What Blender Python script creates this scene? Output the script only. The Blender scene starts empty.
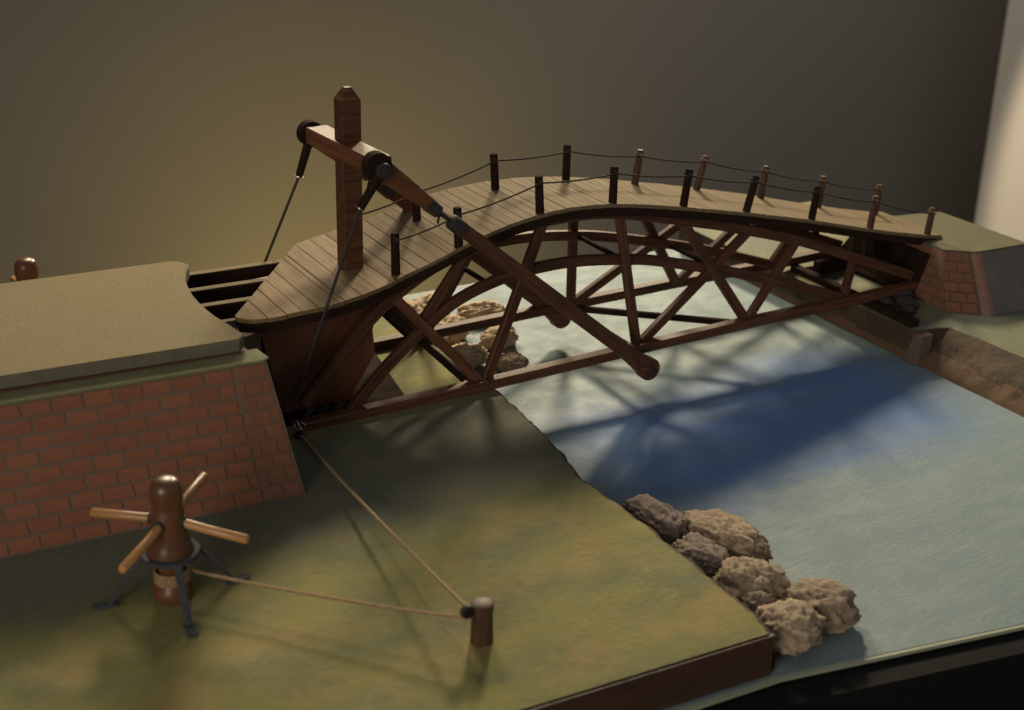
import bpy, bmesh, math, random
from mathutils import Vector, Matrix, noise
R = math.radians
K = 0.01                      # everything below is written in centimetres
random.seed(7)
S = bpy.context.scene
COL = S.collection

# ------------------------------------------------------------------ camera
cd = bpy.data.cameras.new('camera'); cam = bpy.data.objects.new('camera', cd); COL.objects.link(cam)
cr = Vector((0.86394942, -0.50294213, 0.02531031)); cu = Vector((0.17372952, 0.34485231, 0.92243967)); cf = Vector((0.47266209, 0.79254407, -0.38531085))
cam.matrix_world = Matrix(((cr.x, cu.x, -cf.x, -25.838*K), (cr.y, cu.y, -cf.y, -157.596*K), (cr.z, cu.z, -cf.z, 68.762*K), (0, 0, 0, 1)))
cd.sensor_fit = 'HORIZONTAL'; cd.sensor_width = 36.0; cd.lens = 1435.518 / 1024 * 36
cd.shift_y = -14 / 1024
cd.clip_start = 0.05; cd.clip_end = 60
cd.dof.use_dof = True; cd.dof.focus_distance = 1.86; cd.dof.aperture_fstop = 5.0
S.camera = cam

# ------------------------------------------------------------------ room light and added lamps
w = bpy.data.worlds.new('World'); S.world = w; w.use_nodes = True
w.node_tree.nodes['Background'].inputs['Color'].default_value = (0.93, 0.96, 1.0, 1)
w.node_tree.nodes['Background'].inputs['Strength'].default_value = 0.14

def spot(name, loc, target, power, col, radius, cone, blend=0.5):
    l = bpy.data.lights.new(name, 'SPOT'); l.energy = power; l.color = col; l.shadow_soft_size = radius*K
    l.spot_size = R(cone); l.spot_blend = blend
    o = bpy.data.objects.new(name, l); COL.objects.link(o); o.location = Vector(loc)*K
    o.rotation_euler = (Vector(target)-Vector(loc)).to_track_quat('-Z', 'Y').to_euler()
    return o
spot('key_spot', (258, 262, 176), (74, 0, -8), 520, (1.0, 0.84, 0.58), 24, 50, 0.6)
spot('second_spot', (112, 238, 178), (74, 0, -8), 245, (1.0, 0.86, 0.62), 40, 50, 0.6)
spot('wall_spot', (150, 150, 30), (150, 300, -135), 11, (1.0, 0.78, 0.34), 12, 96, 1.0)
spot('added_wall_glow', (165, 215, -152), (165, 300, -120), 25, (1.0, 0.76, 0.28), 10, 150, 1.0)  # unseen lamp added behind the tray for the glow low on the wall
spot('added_wall_lift', (230, 70, 170), (400, 300, -70), 50, (1.0, 0.93, 0.84), 20, 80, 1.0)  # unseen dim lamp added to lift the right part of the wall
spot('added_column_light', (330, 60, 60), (590, 115, -85), 190, (1.0, 0.85, 0.66), 5, 77, 0.1)  # unseen lamp added only to brighten the column
fl = bpy.data.lights.new('fill_panel', 'AREA'); fl.energy = 36.0; fl.size = 1.3; fl.color = (1.0, 0.86, 0.72)
fo = bpy.data.objects.new('fill_panel', fl); COL.objects.link(fo); fo.location = Vector((-230, -230, 85))*K
fo.rotation_euler = (Vector((30, 0, -10)) - Vector((-230, -230, 85))).to_track_quat('-Z', 'Y').to_euler()

S.view_settings.view_transform = 'Standard'; S.view_settings.look = 'None'
S.view_settings.exposure = 0.0; S.view_settings.gamma = 1.0
S.render.engine = 'CYCLES'

# ------------------------------------------------------------------ materials
def mat(name, col, rough=0.6, col2=None, scale=(20, 20, 20), mix=0.6, bump=0.0, bscale=60, coat=0.0, metal=0.0,
        uv=False, col3=None, scale3=6.0, detail=6, spec=0.5, spread=0.18, vary=0.14):
    m = bpy.data.materials.new(name); m.use_nodes = True; nt = m.node_tree; N = nt.nodes; L = nt.links
    b = N['Principled BSDF']; b.inputs['Roughness'].default_value = rough; b.inputs['Metallic'].default_value = metal
    b.inputs['Coat Weight'].default_value = coat; b.inputs['Coat Roughness'].default_value = 0.25
    b.inputs['Specular IOR Level'].default_value = spec
    tc = N.new('ShaderNodeTexCoord'); src = tc.outputs['UV' if uv else 'Object']
    base = None
    rgb = N.new('ShaderNodeRGB'); rgb.outputs[0].default_value = (*col, 1); base = rgb.outputs[0]
    def ns(sc, det=6, rgh=0.6):
        mp = N.new('ShaderNodeMapping'); L.new(src, mp.inputs['Vector'])
        mp.inputs['Scale'].default_value = sc if isinstance(sc, tuple) else (sc, sc, sc)
        n = N.new('ShaderNodeTexNoise'); n.inputs['Scale'].default_value = 1.0; n.inputs['Detail'].default_value = det
        n.inputs['Roughness'].default_value = rgh
        L.new(mp.outputs[0], n.inputs['Vector']); return n.outputs['Fac']
    if col2:
        f = ns(scale, detail); r = N.new('ShaderNodeMapRange'); L.new(f, r.inputs[0])
        r.inputs[1].default_value = 0.5-spread; r.inputs[2].default_value = 0.5+spread; r.inputs[4].default_value = mix
        mx = N.new('ShaderNodeMixRGB'); L.new(r.outputs[0], mx.inputs[0]); L.new(base, mx.inputs[1]); mx.inputs[2].default_value = (*col2, 1)
        base = mx.outputs[0]
    if col3:
        f = ns(scale3, 5); r = N.new('ShaderNodeMapRange'); L.new(f, r.inputs[0])
        r.inputs[1].default_value = 0.48; r.inputs[2].default_value = 0.66; r.inputs[4].default_value = 0.75
        mx = N.new('ShaderNodeMixRGB'); L.new(r.outputs[0], mx.inputs[0]); L.new(base, mx.inputs[1]); mx.inputs[2].default_value = (*col3, 1)
        base = mx.outputs[0]
    # each object a shade of its own
    oi = N.new('ShaderNodeObjectInfo'); hv = N.new('ShaderNodeHueSaturation'); rr = N.new('ShaderNodeMapRange')
    L.new(oi.outputs['Random'], rr.inputs[0]); rr.inputs[3].default_value = 1-vary; rr.inputs[4].default_value = 1+vary
    L.new(rr.outputs[0], hv.inputs['Value']); L.new(base, hv.inputs['Color']); base = hv.outputs[0]
    L.new(base, b.inputs['Base Color'])
    fr = ns(bscale if not uv else tuple(0.6*v for v in scale), 4); r = N.new('ShaderNodeMapRange'); L.new(fr, r.inputs[0])
    r.inputs[3].default_value = max(0.03, rough-0.14); r.inputs[4].default_value = min(1, rough+0.16); L.new(r.outputs[0], b.inputs['Roughness'])
    if bump:
        bp = N.new('ShaderNodeBump'); bp.inputs['Strength'].default_value = bump; bp.inputs['Distance'].default_value = 0.002
        L.new(ns(bscale if not uv else scale, 8, 0.7), bp.inputs['Height']); L.new(bp.outputs[0], b.inputs['Normal'])
    m['nodes'] = 1
    return m
M = {}
M['dark_wood'] = mat('dark_stained_wood', (0.150, 0.060, 0.026), 0.55, (0.042, 0.016, 0.009), (0.35, 5, 1), 0.9, 0.30, uv=True, spec=0.3, vary=0.18)
M['warm_wood'] = mat('warm_reddish_wood', (0.20, 0.070, 0.022), 0.40, (0.055, 0.018, 0.008), (0.25, 4, 1), 0.85, 0.25, uv=True, coat=0.15)
M['black_wood'] = mat('blackened_wood', (0.020, 0.013, 0.010), 0.8, (0.042, 0.022, 0.014), (0.5, 5, 1), 0.7, 0.3, uv=True, spec=0.03)
M['post_wood'] = mat('brown_post_wood', (0.120, 0.058, 0.030), 0.5, (0.050, 0.024, 0.013), (0.5, 4, 1), 0.8, 0.3, uv=True, spec=0.3)
M['panel_wood'] = mat('panel_wood', (0.30, 0.105, 0.038), 0.5, (0.035, 0.013, 0.008), (0.16, 0.7, 1), 0.95, 0.25, uv=True, coat=0.1)
M['plank'] = mat('deck_plank_wood', (0.225, 0.165, 0.090), 0.8, (0.160, 0.114, 0.062), (0.5, 5, 1), 0.8, 0.3, uv=True, vary=0.06, spec=0.2)
M['plank_warm'] = mat('brown_plank_wood', (0.255, 0.168, 0.080), 0.75, (0.150, 0.092, 0.044), (0.4, 4, 1), 0.85, 0.3, uv=True, vary=0.10, spec=0.25)
M['iron'] = mat('blackened_iron', (0.035, 0.032, 0.032), 0.55, (0.05, 0.045, 0.04), 130, 0.6, 0.2, 300, metal=0.1, spec=.25)
M['grey_iron'] = mat('blue_grey_iron', (0.055, 0.058, 0.070), 0.6, (0.08, 0.08, 0.088), 90, 0.6, 0.2, 200, metal=0.0, spec=.12)
M['steel'] = mat('bright_steel', (0.5, 0.47, 0.42), 0.28, metal=0.9, bump=0.1, bscale=200)
M['turned'] = mat('turned_varnished_wood', (0.15, 0.060, 0.022), 0.33, (0.085, 0.030, 0.012), (60, 60, 14), 0.8, 0.2, 80, coat=0.2)
M['dowel'] = mat('light_dowel_wood', (0.50, 0.25, 0.085), 0.38, (0.33, 0.15, 0.05), (0.6, 5, 1), 0.7, 0.2, uv=True, coat=0.3)
M['rope'] = mat('twisted_cord', (0.42, 0.29, 0.14), 0.85, (0.17, 0.11, 0.06), (9, 2, 1), 0.8, 0.6, uv=True)
M['dark_rope'] = mat('dark_cord', (0.05, 0.03, 0.02), 0.8, (0.02, 0.013, 0.01), (9, 2, 1), 0.8, 0.5, uv=True)
M['brick'] = mat('painted_brick', (0.280, 0.115, 0.062), 0.8, (0.225, 0.095, 0.055), 55, 0.9, 0.35, 240, vary=0.07, spec=0.2)
M['brick_dim'] = mat('painted_brick_weathered', (0.255, 0.112, 0.064), 0.8, (0.205, 0.100, 0.060), 60, 0.9, 0.4, 240, vary=0.06, spec=0.2)
M['mortar'] = mat('painted_mortar', (0.135, 0.108, 0.080), 0.85, (0.17, 0.095, 0.06), 50, 0.6, 0.5, 260)
M['grey_plaster'] = mat('grey_plaster', (0.190, 0.170, 0.148), 0.85, (0.135, 0.122, 0.110), 30, 0.8, 0.5, 200)
M['pink_plaster'] = mat('pinkish_plaster', (0.30, 0.16, 0.105), 0.8, (0.20, 0.12, 0.09), 50, 0.8, 0.4, 200)
M['sand_top'] = mat('sanded_road_surface', (0.285, 0.212, 0.102), 0.9, (0.190, 0.148, 0.072), 230, 0.7, 1.0, 420, col3=(0.22, 0.19, 0.085), scale3=9)
M['green_edge'] = mat('olive_painted_edge', (0.225, 0.225, 0.090), 0.8, (0.165, 0.160, 0.080), 40, 0.8, 0.5, 300)
M['olive_side'] = mat('grey_olive_side', (0.150, 0.142, 0.085), 0.85, (0.105, 0.098, 0.062), 35, 0.8, 0.5, 300)
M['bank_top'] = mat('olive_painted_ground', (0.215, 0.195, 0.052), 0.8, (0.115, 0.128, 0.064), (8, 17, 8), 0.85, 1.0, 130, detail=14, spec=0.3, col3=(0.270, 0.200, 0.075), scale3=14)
M['bank_far'] = mat('grey_green_painted_ground', (0.155, 0.165, 0.085), 0.75, (0.120, 0.138, 0.098), 10, 0.85, 0.5, 150, col3=(0.30, 0.24, 0.09), scale3=8)
M['bank_face'] = mat('brown_earth_face', (0.072, 0.046, 0.024), 0.85, (0.034, 0.024, 0.014), 28, 0.9, 1.0, 120, col3=(0.115, 0.068, 0.030), scale3=16)
M['bank_foot'] = mat('orange_brown_bank_foot', (0.150, 0.088, 0.044), 0.85, (0.12, 0.065, 0.032), 30, 0.9, 0.9, 140)
M['front_board'] = mat('brown_front_board', (0.075, 0.032, 0.016), 0.6, (0.04, 0.02, 0.01), (6, 60, 60), 0.8, 0.3, 200)
M['frame'] = mat('black_frame', (0.010, 0.010, 0.010), 0.75, spec=0.08, bump=0.2, bscale=200)
M['pale_edge'] = mat('pale_edge', (0.35, 0.38, 0.26), 0.6, bump=0.2, bscale=200)
M['rock'] = mat('porous_tan_stone', (0.54, 0.42, 0.27), 0.92, (0.16, 0.12, 0.085), 130, 0.9, 1.0, 350, col3=(0.36, 0.25, 0.18), scale3=24)
M['rock_backlit'] = mat('backlit_tan_stone', (0.62, 0.46, 0.29), 0.92, (0.36, 0.26, 0.17), 60, 0.8, 0.8, 300)  # paler copy of the tan stone, light from behind put into its colour
M['rock_grey'] = mat('grey_brown_stone', (0.36, 0.27, 0.21), 0.9, (0.09, 0.07, 0.06), 60, 0.9, 1.0, 300, col3=(0.32, 0.25, 0.20), scale3=24)
M['abut_top'] = mat('olive_tan_surface', (0.175, 0.155, 0.088), 0.85, (0.125, 0.122, 0.078), 22, 0.85, 0.7, 260, spec=0.2)
M['rock_dark'] = mat('dark_stone', (0.06, 0.045, 0.035), 0.9, (0.03, 0.024, 0.02), 60, 0.9, 1.0, 300)
M['wall'] = mat('gallery_wall_paint', (0.26, 0.235, 0.195), 0.9, (0.25, 0.225, 0.185), 3, 0.7, 0.1, 60)
M['column'] = mat('cream_column_paint', (0.78, 0.70, 0.56), 0.7, bump=0.1, bscale=60)
M['floor'] = mat('dark_gallery_floor', (0.10, 0.085, 0.065), 0.6, (0.08, 0.07, 0.055), 4, 0.7, 0.1, 60)
M['plinth'] = mat('dark_plinth', (0.012, 0.011, 0.010), 0.6, bump=0.1, bscale=80)

def grey_shade_zone(m):  # grey-green ground tint, partly the bridge's shadow put into the colour
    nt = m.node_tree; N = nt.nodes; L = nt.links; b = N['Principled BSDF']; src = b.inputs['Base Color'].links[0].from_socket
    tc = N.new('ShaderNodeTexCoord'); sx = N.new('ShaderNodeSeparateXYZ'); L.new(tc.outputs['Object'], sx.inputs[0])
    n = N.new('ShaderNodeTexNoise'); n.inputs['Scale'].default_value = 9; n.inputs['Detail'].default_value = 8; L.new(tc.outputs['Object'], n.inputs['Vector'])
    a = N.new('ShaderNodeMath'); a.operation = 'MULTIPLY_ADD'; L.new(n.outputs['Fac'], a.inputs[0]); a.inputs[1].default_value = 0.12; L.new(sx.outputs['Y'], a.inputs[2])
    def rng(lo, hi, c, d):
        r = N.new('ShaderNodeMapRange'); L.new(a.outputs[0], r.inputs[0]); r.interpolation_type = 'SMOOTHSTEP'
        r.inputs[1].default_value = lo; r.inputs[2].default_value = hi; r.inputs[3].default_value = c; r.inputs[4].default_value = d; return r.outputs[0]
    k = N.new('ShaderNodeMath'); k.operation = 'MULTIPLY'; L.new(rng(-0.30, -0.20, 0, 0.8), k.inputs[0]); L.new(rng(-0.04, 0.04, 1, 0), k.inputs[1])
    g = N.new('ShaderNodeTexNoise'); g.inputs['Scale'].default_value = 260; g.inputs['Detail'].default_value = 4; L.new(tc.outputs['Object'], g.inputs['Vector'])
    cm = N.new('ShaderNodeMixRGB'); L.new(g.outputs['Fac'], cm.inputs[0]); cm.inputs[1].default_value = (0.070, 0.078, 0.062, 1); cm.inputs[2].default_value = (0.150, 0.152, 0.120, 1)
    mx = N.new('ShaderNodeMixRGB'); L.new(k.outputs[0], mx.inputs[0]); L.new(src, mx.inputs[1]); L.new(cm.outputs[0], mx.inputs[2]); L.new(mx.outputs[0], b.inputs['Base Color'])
grey_shade_zone(M['bank_top'])
def water_mat():
    m = bpy.data.materials.new('painted_varnished_water'); m.use_nodes = True; nt = m.node_tree; N = nt.nodes; L = nt.links
    b = N['Principled BSDF']; b.inputs['Specular IOR Level'].default_value = 0.3; tc = N.new('ShaderNodeTexCoord')
    def mp(loc, rot, sc):
        q = N.new('ShaderNodeMapping'); q.inputs['Location'].default_value = loc; q.inputs['Rotation'].default_value = rot; q.inputs['Scale'].default_value = sc
        L.new(tc.outputs['Object'], q.inputs['Vector']); return q.outputs[0]
    def noi(vec, sc, det=6, dist=0.0, rg=0.6):
        n = N.new('ShaderNodeTexNoise'); n.inputs['Scale'].default_value = sc; n.inputs['Detail'].default_value = det
        n.inputs['Distortion'].default_value = dist; n.inputs['Roughness'].default_value = rg; L.new(vec, n.inputs['Vector']); return n.outputs['Fac']
    def rng(x, a, b_, c=0.0, d=1.0):
        r = N.new('ShaderNodeMapRange'); L.new(x, r.inputs[0]); r.inputs[1].default_value = a; r.inputs[2].default_value = b_
        r.inputs[3].default_value = c; r.inputs[4].default_value = d; r.interpolation_type = 'SMOOTHSTEP'; return r.outputs[0]
    def mix(f, a, b_):
        x = N.new('ShaderNodeMixRGB'); L.new(f, x.inputs[0])
        for i, v in ((1, a), (2, b_)):
            if isinstance(v, tuple): x.inputs[i].default_value = (*v, 1)
            else: L.new(v, x.inputs[i])
        return x.outputs[0]
    pl = mp((0, 0, 0), (0, 0, 0), (1, 1, 1)); st = mp((0, 0, 0), (0, 0, R(-12)), (1, 3.5, 1))
    c = mix(rng(noi(st, 2.2, 6, 0.3), 0.3, 0.72), (0.215, 0.285, 0.285), (0.165, 0.235, 0.258))
    c = mix(rng(noi(st, 16.0, 8, 0.3, 0.75), 0.40, 0.75, 0, 0.55), c, (0.30, 0.345, 0.295))
    # blue patch below the bridge: river paint plus the bridge's shadow in its colour
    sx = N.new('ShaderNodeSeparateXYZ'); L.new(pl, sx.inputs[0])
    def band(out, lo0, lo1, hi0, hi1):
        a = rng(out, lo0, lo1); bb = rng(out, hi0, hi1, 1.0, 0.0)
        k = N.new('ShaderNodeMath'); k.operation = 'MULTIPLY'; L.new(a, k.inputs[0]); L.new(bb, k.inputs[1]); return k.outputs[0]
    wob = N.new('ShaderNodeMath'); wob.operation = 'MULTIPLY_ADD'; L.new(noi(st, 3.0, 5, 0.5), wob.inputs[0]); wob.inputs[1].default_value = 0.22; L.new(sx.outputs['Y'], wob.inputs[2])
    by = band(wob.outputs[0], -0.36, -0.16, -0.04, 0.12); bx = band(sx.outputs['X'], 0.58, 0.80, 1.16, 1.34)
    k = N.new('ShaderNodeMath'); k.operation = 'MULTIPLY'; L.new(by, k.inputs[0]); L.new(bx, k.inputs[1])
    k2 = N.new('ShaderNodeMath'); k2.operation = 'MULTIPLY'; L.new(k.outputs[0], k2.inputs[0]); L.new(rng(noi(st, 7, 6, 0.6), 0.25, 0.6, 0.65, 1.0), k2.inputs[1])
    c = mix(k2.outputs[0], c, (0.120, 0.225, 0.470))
    L.new(c, b.inputs['Base Color'])
    L.new(rng(noi(pl, 30, 5), 0.3, 0.7, 0.55, 0.68), b.inputs['Roughness'])
    bp = N.new('ShaderNodeBump'); bp.inputs['Strength'].default_value = 0.5; bp.inputs['Distance'].default_value = 0.0016
    L.new(noi(mp((0, 0, 0), (0, 0, R(-12)), (1, 2.2, 1)), 85, 6, 0.3, 0.7), bp.inputs['Height']); L.new(bp.outputs[0], b.inputs['Normal'])
    return m
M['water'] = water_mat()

# ------------------------------------------------------------------ helpers
ORG = [Vector((0, 0, 0))]            # origin (cm) of the thing being built
def build(name, verts, faces, m, parent=None, uvs=None, smooth=False, mats=None, fm=None):
    me = bpy.data.meshes.new(name)
    o0 = ORG[0] if parent is not None else Vector((0, 0, 0))
    me.from_pydata([tuple((Vector(v)-o0)*K) for v in verts], [], faces)
    for q in (mats or [m]): me.materials.append(M[q])
    if fm:
        for p, i in zip(me.polygons, fm): p.material_index = i
    if uvs:
        ul = me.uv_layers.new(name='UVMap')
        for p in me.polygons:
            for li in p.loop_indices: ul.data[li].uv = uvs[me.loops[li].vertex_index]
    bm = bmesh.new(); bm.from_mesh(me); bmesh.ops.recalc_face_normals(bm, faces=bm.faces); bm.to_mesh(me); bm.free()
    if smooth:
        for p in me.polygons: p.use_smooth = True
    o = bpy.data.objects.new(name, me); COL.objects.link(o)
    if parent is not None: o.parent = parent
    return o
def autosmooth(o, ang=35):
    for p in o.data.polygons: p.use_smooth = True
    bm = bmesh.new(); bm.from_mesh(o.data)
    for e in bm.edges:
        if len(e.link_faces) == 2 and e.calc_face_angle(0) > R(ang): e.smooth = False
    bm.to_mesh(o.data); bm.free(); return o
def bev(o, wd=0.06, seg=1):
    b = o.modifiers.new('bevel', 'BEVEL'); b.width = wd*K; b.segments = seg; b.limit_method = 'ANGLE'; b.angle_limit = R(40); return o
def thing(name, loc, label, cat, group=None):
    o = bpy.data.objects.new(name, None); COL.objects.link(o); o.location = Vector(loc)*K; o.empty_display_size = 0.02
    o['label'] = label; o['category'] = cat
    if group: o['group'] = group
    ORG[0] = Vector(loc); return o
def tag(o, label, cat, group=None):
    o['label'] = label; o['category'] = cat
    if group: o['group'] = group
    return o
UO = [0]
def sweep(name, pts, wd, ht, m, parent=None, side=(0, 1, 0), cham=0.12, sub=None):
    """a beam along pts: wd along 'side', ht across; wd, ht numbers or lists"""
    pts = [Vector(p) for p in pts]; n = len(pts); V = []; F = []; U = []; L = 0.0
    side = Vector(side).normalized(); UO[0] += 7.3
    for i, p in enumerate(pts):
        t = (pts[min(i+1, n-1)] - pts[max(i-1, 0)]).normalized()
        s = (side - t*side.dot(t)).normalized(); u = t.cross(s).normalized()
        a = (wd[i] if isinstance(wd, (list, tuple)) else wd)/2; b = (ht[i] if isinstance(ht, (list, tuple)) else ht)/2
        c = min(a, b)*cham*2 if cham < .5 else min(a, b)*0.3
        if i: L += (p - pts[i-1]).length
        ring = [(a-c, b), (a, b-c), (a, -b+c), (a-c, -b), (-a+c, -b), (-a, -b+c), (-a, b-c), (-a+c, b)]
        per = 0
        for j, (x, y) in enumerate(ring):
            V.append(p + s*x + u*y)
            if j: per += math.dist(ring[j], ring[j-1])
            U.append((UO[0]+L*0.35, UO[0]*1.7+per*0.35))
    for i in range(n-1):
        for j in range(8):
            F.append((i*8+j, i*8+(j+1) % 8, (i+1)*8+(j+1) % 8, (i+1)*8+j))
    F.append(tuple(range(8))); F.append(tuple((n-1)*8+j for j in range(8)))
    o = build(name, V, F, m, parent, U); return o
def tube(name, pts, r, m, parent=None, seg=10, twist=0):
    pts = [Vector(p) for p in pts]; n = len(pts); V = []; F = []; U = []; L = 0.0; UO[0] += 5.1
    ref = None
    for i, p in enumerate(pts):
        t = (pts[min(i+1, n-1)] - pts[max(i-1, 0)]).normalized()
        if ref is None: ref = Vector((0, 0, 1)) if abs(t.z) < 0.9 else Vector((1, 0, 0))
        s = (ref - t*ref.dot(t)).normalized(); ref = s; u = t.cross(s); rr = r[i] if isinstance(r, (list, tuple)) else r
        if i: L += (p-pts[i-1]).length
        for j in range(seg):
            a = 2*math.pi*j/seg; V.append(p + (s*math.cos(a)+u*math.sin(a))*rr); U.append((UO[0]+L*0.35, 0.35*rr*min(j, seg-j)*6.28/seg*2))
    for i in range(n-1):
        for j in range(seg): F.append((i*seg+j, i*seg+(j+1) % seg, (i+1)*seg+(j+1) % seg, (i+1)*seg+j))
    F.append(tuple(range(seg))); F.append(tuple((n-1)*seg+j for j in range(seg)))
    return autosmooth(build(name, V, F, m, parent, U), 50)
def lathe(name, prof, c, m, parent=None, seg=32, smooth=40):
    V = []; F = []; U = []
    for (r, z) in prof:
        for j in range(seg):
            a = 2*math.pi*j/seg; V.append(Vector(c)+Vector((r*math.cos(a), r*math.sin(a), z))); U.append((z*.35, j/seg*3))
    n = len(prof)
    for i in range(n-1):
        for j in range(seg): F.append((i*seg+j, i*seg+(j+1) % seg, (i+1)*seg+(j+1) % seg, (i+1)*seg+j))
    F.append(tuple(range(seg))); F.append(tuple((n-1)*seg+j for j in range(seg)))
    return autosmooth(build(name, V, F, m, parent, U), smooth)
def prism(name, poly, z0, z1, m, parent=None, poly1=None, uvs=None):
    """polygon (x, y) extruded z0..z1; poly1 = top outline when battered; z lists allowed"""
    n = len(poly); p1 = poly1 or poly
    zz = lambda z, i: z[i] if isinstance(z, (list, tuple)) else z
    V = [(x, y, zz(z0, i)) for i, (x, y) in enumerate(poly)] + [(x, y, zz(z1, i)) for i, (x, y) in enumerate(p1)]
    F = [tuple(range(n)), tuple(range(n, 2*n))] + [(i, (i+1) % n, n+(i+1) % n, n+i) for i in range(n)]
    U = [((v[0]+v[2]*.4)*.35, (v[1]+v[2]*.8)*.35) for v in V]
    return build(name, V, F, m, parent, U)
def interp(x, X, Z):
    if x <= X[0]: return Z[0]
    for a, b, c, d in zip(X, X[1:], Z, Z[1:]):
        if x <= b: return c + (d-c)*(x-a)/(b-a)
    return Z[-1]
def smooth_pts(pts, n=8):
    """Catmull-Rom through pts"""
    P = [Vector(p) for p in pts]; P = [P[0]*2-P[1]] + P + [P[-1]*2-P[-2]]; out = []
    for i in range(1, len(P)-2):
        for k in range(n):
            t = k/n; a, b, c, d = P[i-1], P[i], P[i+1], P[i+2]
            out.append(0.5*((2*b)+(c-a)*t+(2*a-5*b+4*c-d)*t*t+(3*b-a-3*c+d)*t**3))
    out.append(P[-2]); return out

# ================================================================== SETTING
def structure(o): o['kind'] = 'structure'; return o
GZ, WZ = -12.6, -17.5
V_ = lambda *a: a
structure(build('gallery_wall', [V_(-900, 300, -160), V_(1500, 300, -160), V_(1500, 300, 420), V_(-900, 300, 420), V_(-900, 312, -160), V_(1500, 312, -160), V_(1500, 312, 420), V_(-900, 312, 420)],
      [(0, 1, 2, 3), (4, 5, 6, 7), (0, 1, 5, 4), (3, 2, 6, 7), (0, 3, 7, 4), (1, 2, 6, 5)], 'wall'))
structure(build('gallery_floor', [V_(-900, -700, -160), V_(1500, -700, -160), V_(1500, 299.5, -160), V_(-900, 299.5, -160), V_(-900, -700, -168), V_(1500, -700, -168), V_(1500, 299.5, -168), V_(-900, 299.5, -168)],
      [(0, 1, 2, 3), (4, 5, 6, 7), (0, 1, 5, 4), (3, 2, 6, 7), (0, 3, 7, 4), (1, 2, 6, 5)], 'floor'))
col_ = bev(prism('column', [(461, 262), (600, 200), (640, 255), (520, 299)], -160, 420, 'column'), 1.0, 2)
tag(col_, 'pale cream square column standing at the right before the grey wall', 'column')

# plinth and tray that carry the model
# [(-60, -64.0), (60, -68.6), (205, -94.0)]      # front line of the tray
tray = thing('display_tray', (70, -10, -26), 'shallow black framed tray carrying the painted river and both banks', 'tray')
prism('board', [(-60, -63.8), (60, -68.4), (162.6, -86.4), (162.6, 45), (-60, 45)], -26, WZ-0.45, 'frame', tray)
prism('edge_strip', [(-60, -63.9), (60, -68.5), (162.8, -86.6), (162.8, 45.2), (-60, 45.2)], WZ-0.45, WZ-0.05, 'pale_edge', tray)
prism('frame_rail', [(-60.5, -67.2), (59.9, -71.8), (163.2, -89.9), (163, -86.7), (60, -68.7), (-60.5, -64.2)], -28, WZ-0.7, 'frame', tray)
pl = prism('plinth', [(-62, -70), (60, -75), (164, -93), (164, 47), (-62, 47)], -160, -28, 'plinth')
tag(pl, 'dark plinth under the black framed tray of the model', 'plinth')
# water sheet
wv = []; wf = []
poly = [(-59, -63.4), (60, -68.0), (162.2, -86), (162.2, 44.8), (-59, 44.8)]
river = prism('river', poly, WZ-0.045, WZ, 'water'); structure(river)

def nz(x, y, z, s): return noise.noise(Vector((x*s, y*s, z*s)))
# ---- left bank: slab with a ragged river edge
LE = [(-67.2, 59.2), (-64.7, 60.1), (-46, 60.6), (-36, 60.6), (-31, 60.2), (-24, 61.6), (-17, 62.6), (-6, 63.6), (6, 63.8), (20, 63.4), (32, 62.8), (44.4, 62.4)]
def ledge(y): return interp(y, [a for a, b in LE], [b for a, b in LE])
V = []; F = []; fm = []
ny = 150
rows = []
for i in range(ny+1):
    t = i/ny; ye = -67.2 + t*(44.4+67.2)
    row = []
    xe = ledge(ye) + 0.35*nz(ye, 0, 0, 0.35) + 0.22*nz(ye, 9, 0, 1.2)
    for k, x in enumerate([-58, -30, 0, 20, 40, 52, 57, None]):
        xx = xe-0.55+0.3*nz(ye, 4, 2, 0.9) if x is None else x
        # front edge is skewed
        y = ye if i else -67.2
        yy = y + (62.0-67.2)*-1*(59.2-xx)/117*(1-t)**1
        row.append((xx, yy, GZ + 0.05*nz(xx, yy, 3, 0.15)))
    row.append((xe, row[-1][1], GZ-0.28))
    for q, z in enumerate([-13.8, -15.0, -16.2, -17.9]):
        row.append((xe + 0.25*(q+1) + 0.45*nz(ye, z, 5, 0.5), row[7][1], z))
    rows.append(row)
for r_ in rows: V += r_
W_ = len(rows[0])
for i in range(ny):
    for k in range(W_-1):
        F.append((i*W_+k, i*W_+k+1, (i+1)*W_+k+1, (i+1)*W_+k)); fm.append(0 if k < 7 else 1)
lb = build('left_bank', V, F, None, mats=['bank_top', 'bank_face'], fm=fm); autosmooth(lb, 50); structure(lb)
# front and back boards closing the slab
def board(name, a, b, zt, zb, th, m):
    (x0, y0), (x1, y1) = a, b
    return prism(name, [(x0, y0), (x1, y1), (x1, y1+th), (x0, y0+th)], zb, zt, m)
f = board('left_bank_front_board', (-58, -62.45), (59.3, -67.55), GZ-0.12, -17.45, 0.34, 'front_board'); structure(f)
f = board('left_bank_back_board', (-58, 44.45), (62.6, 44.45), GZ-0.12, -17.45, 0.34, 'bank_face'); structure(f)

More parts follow.
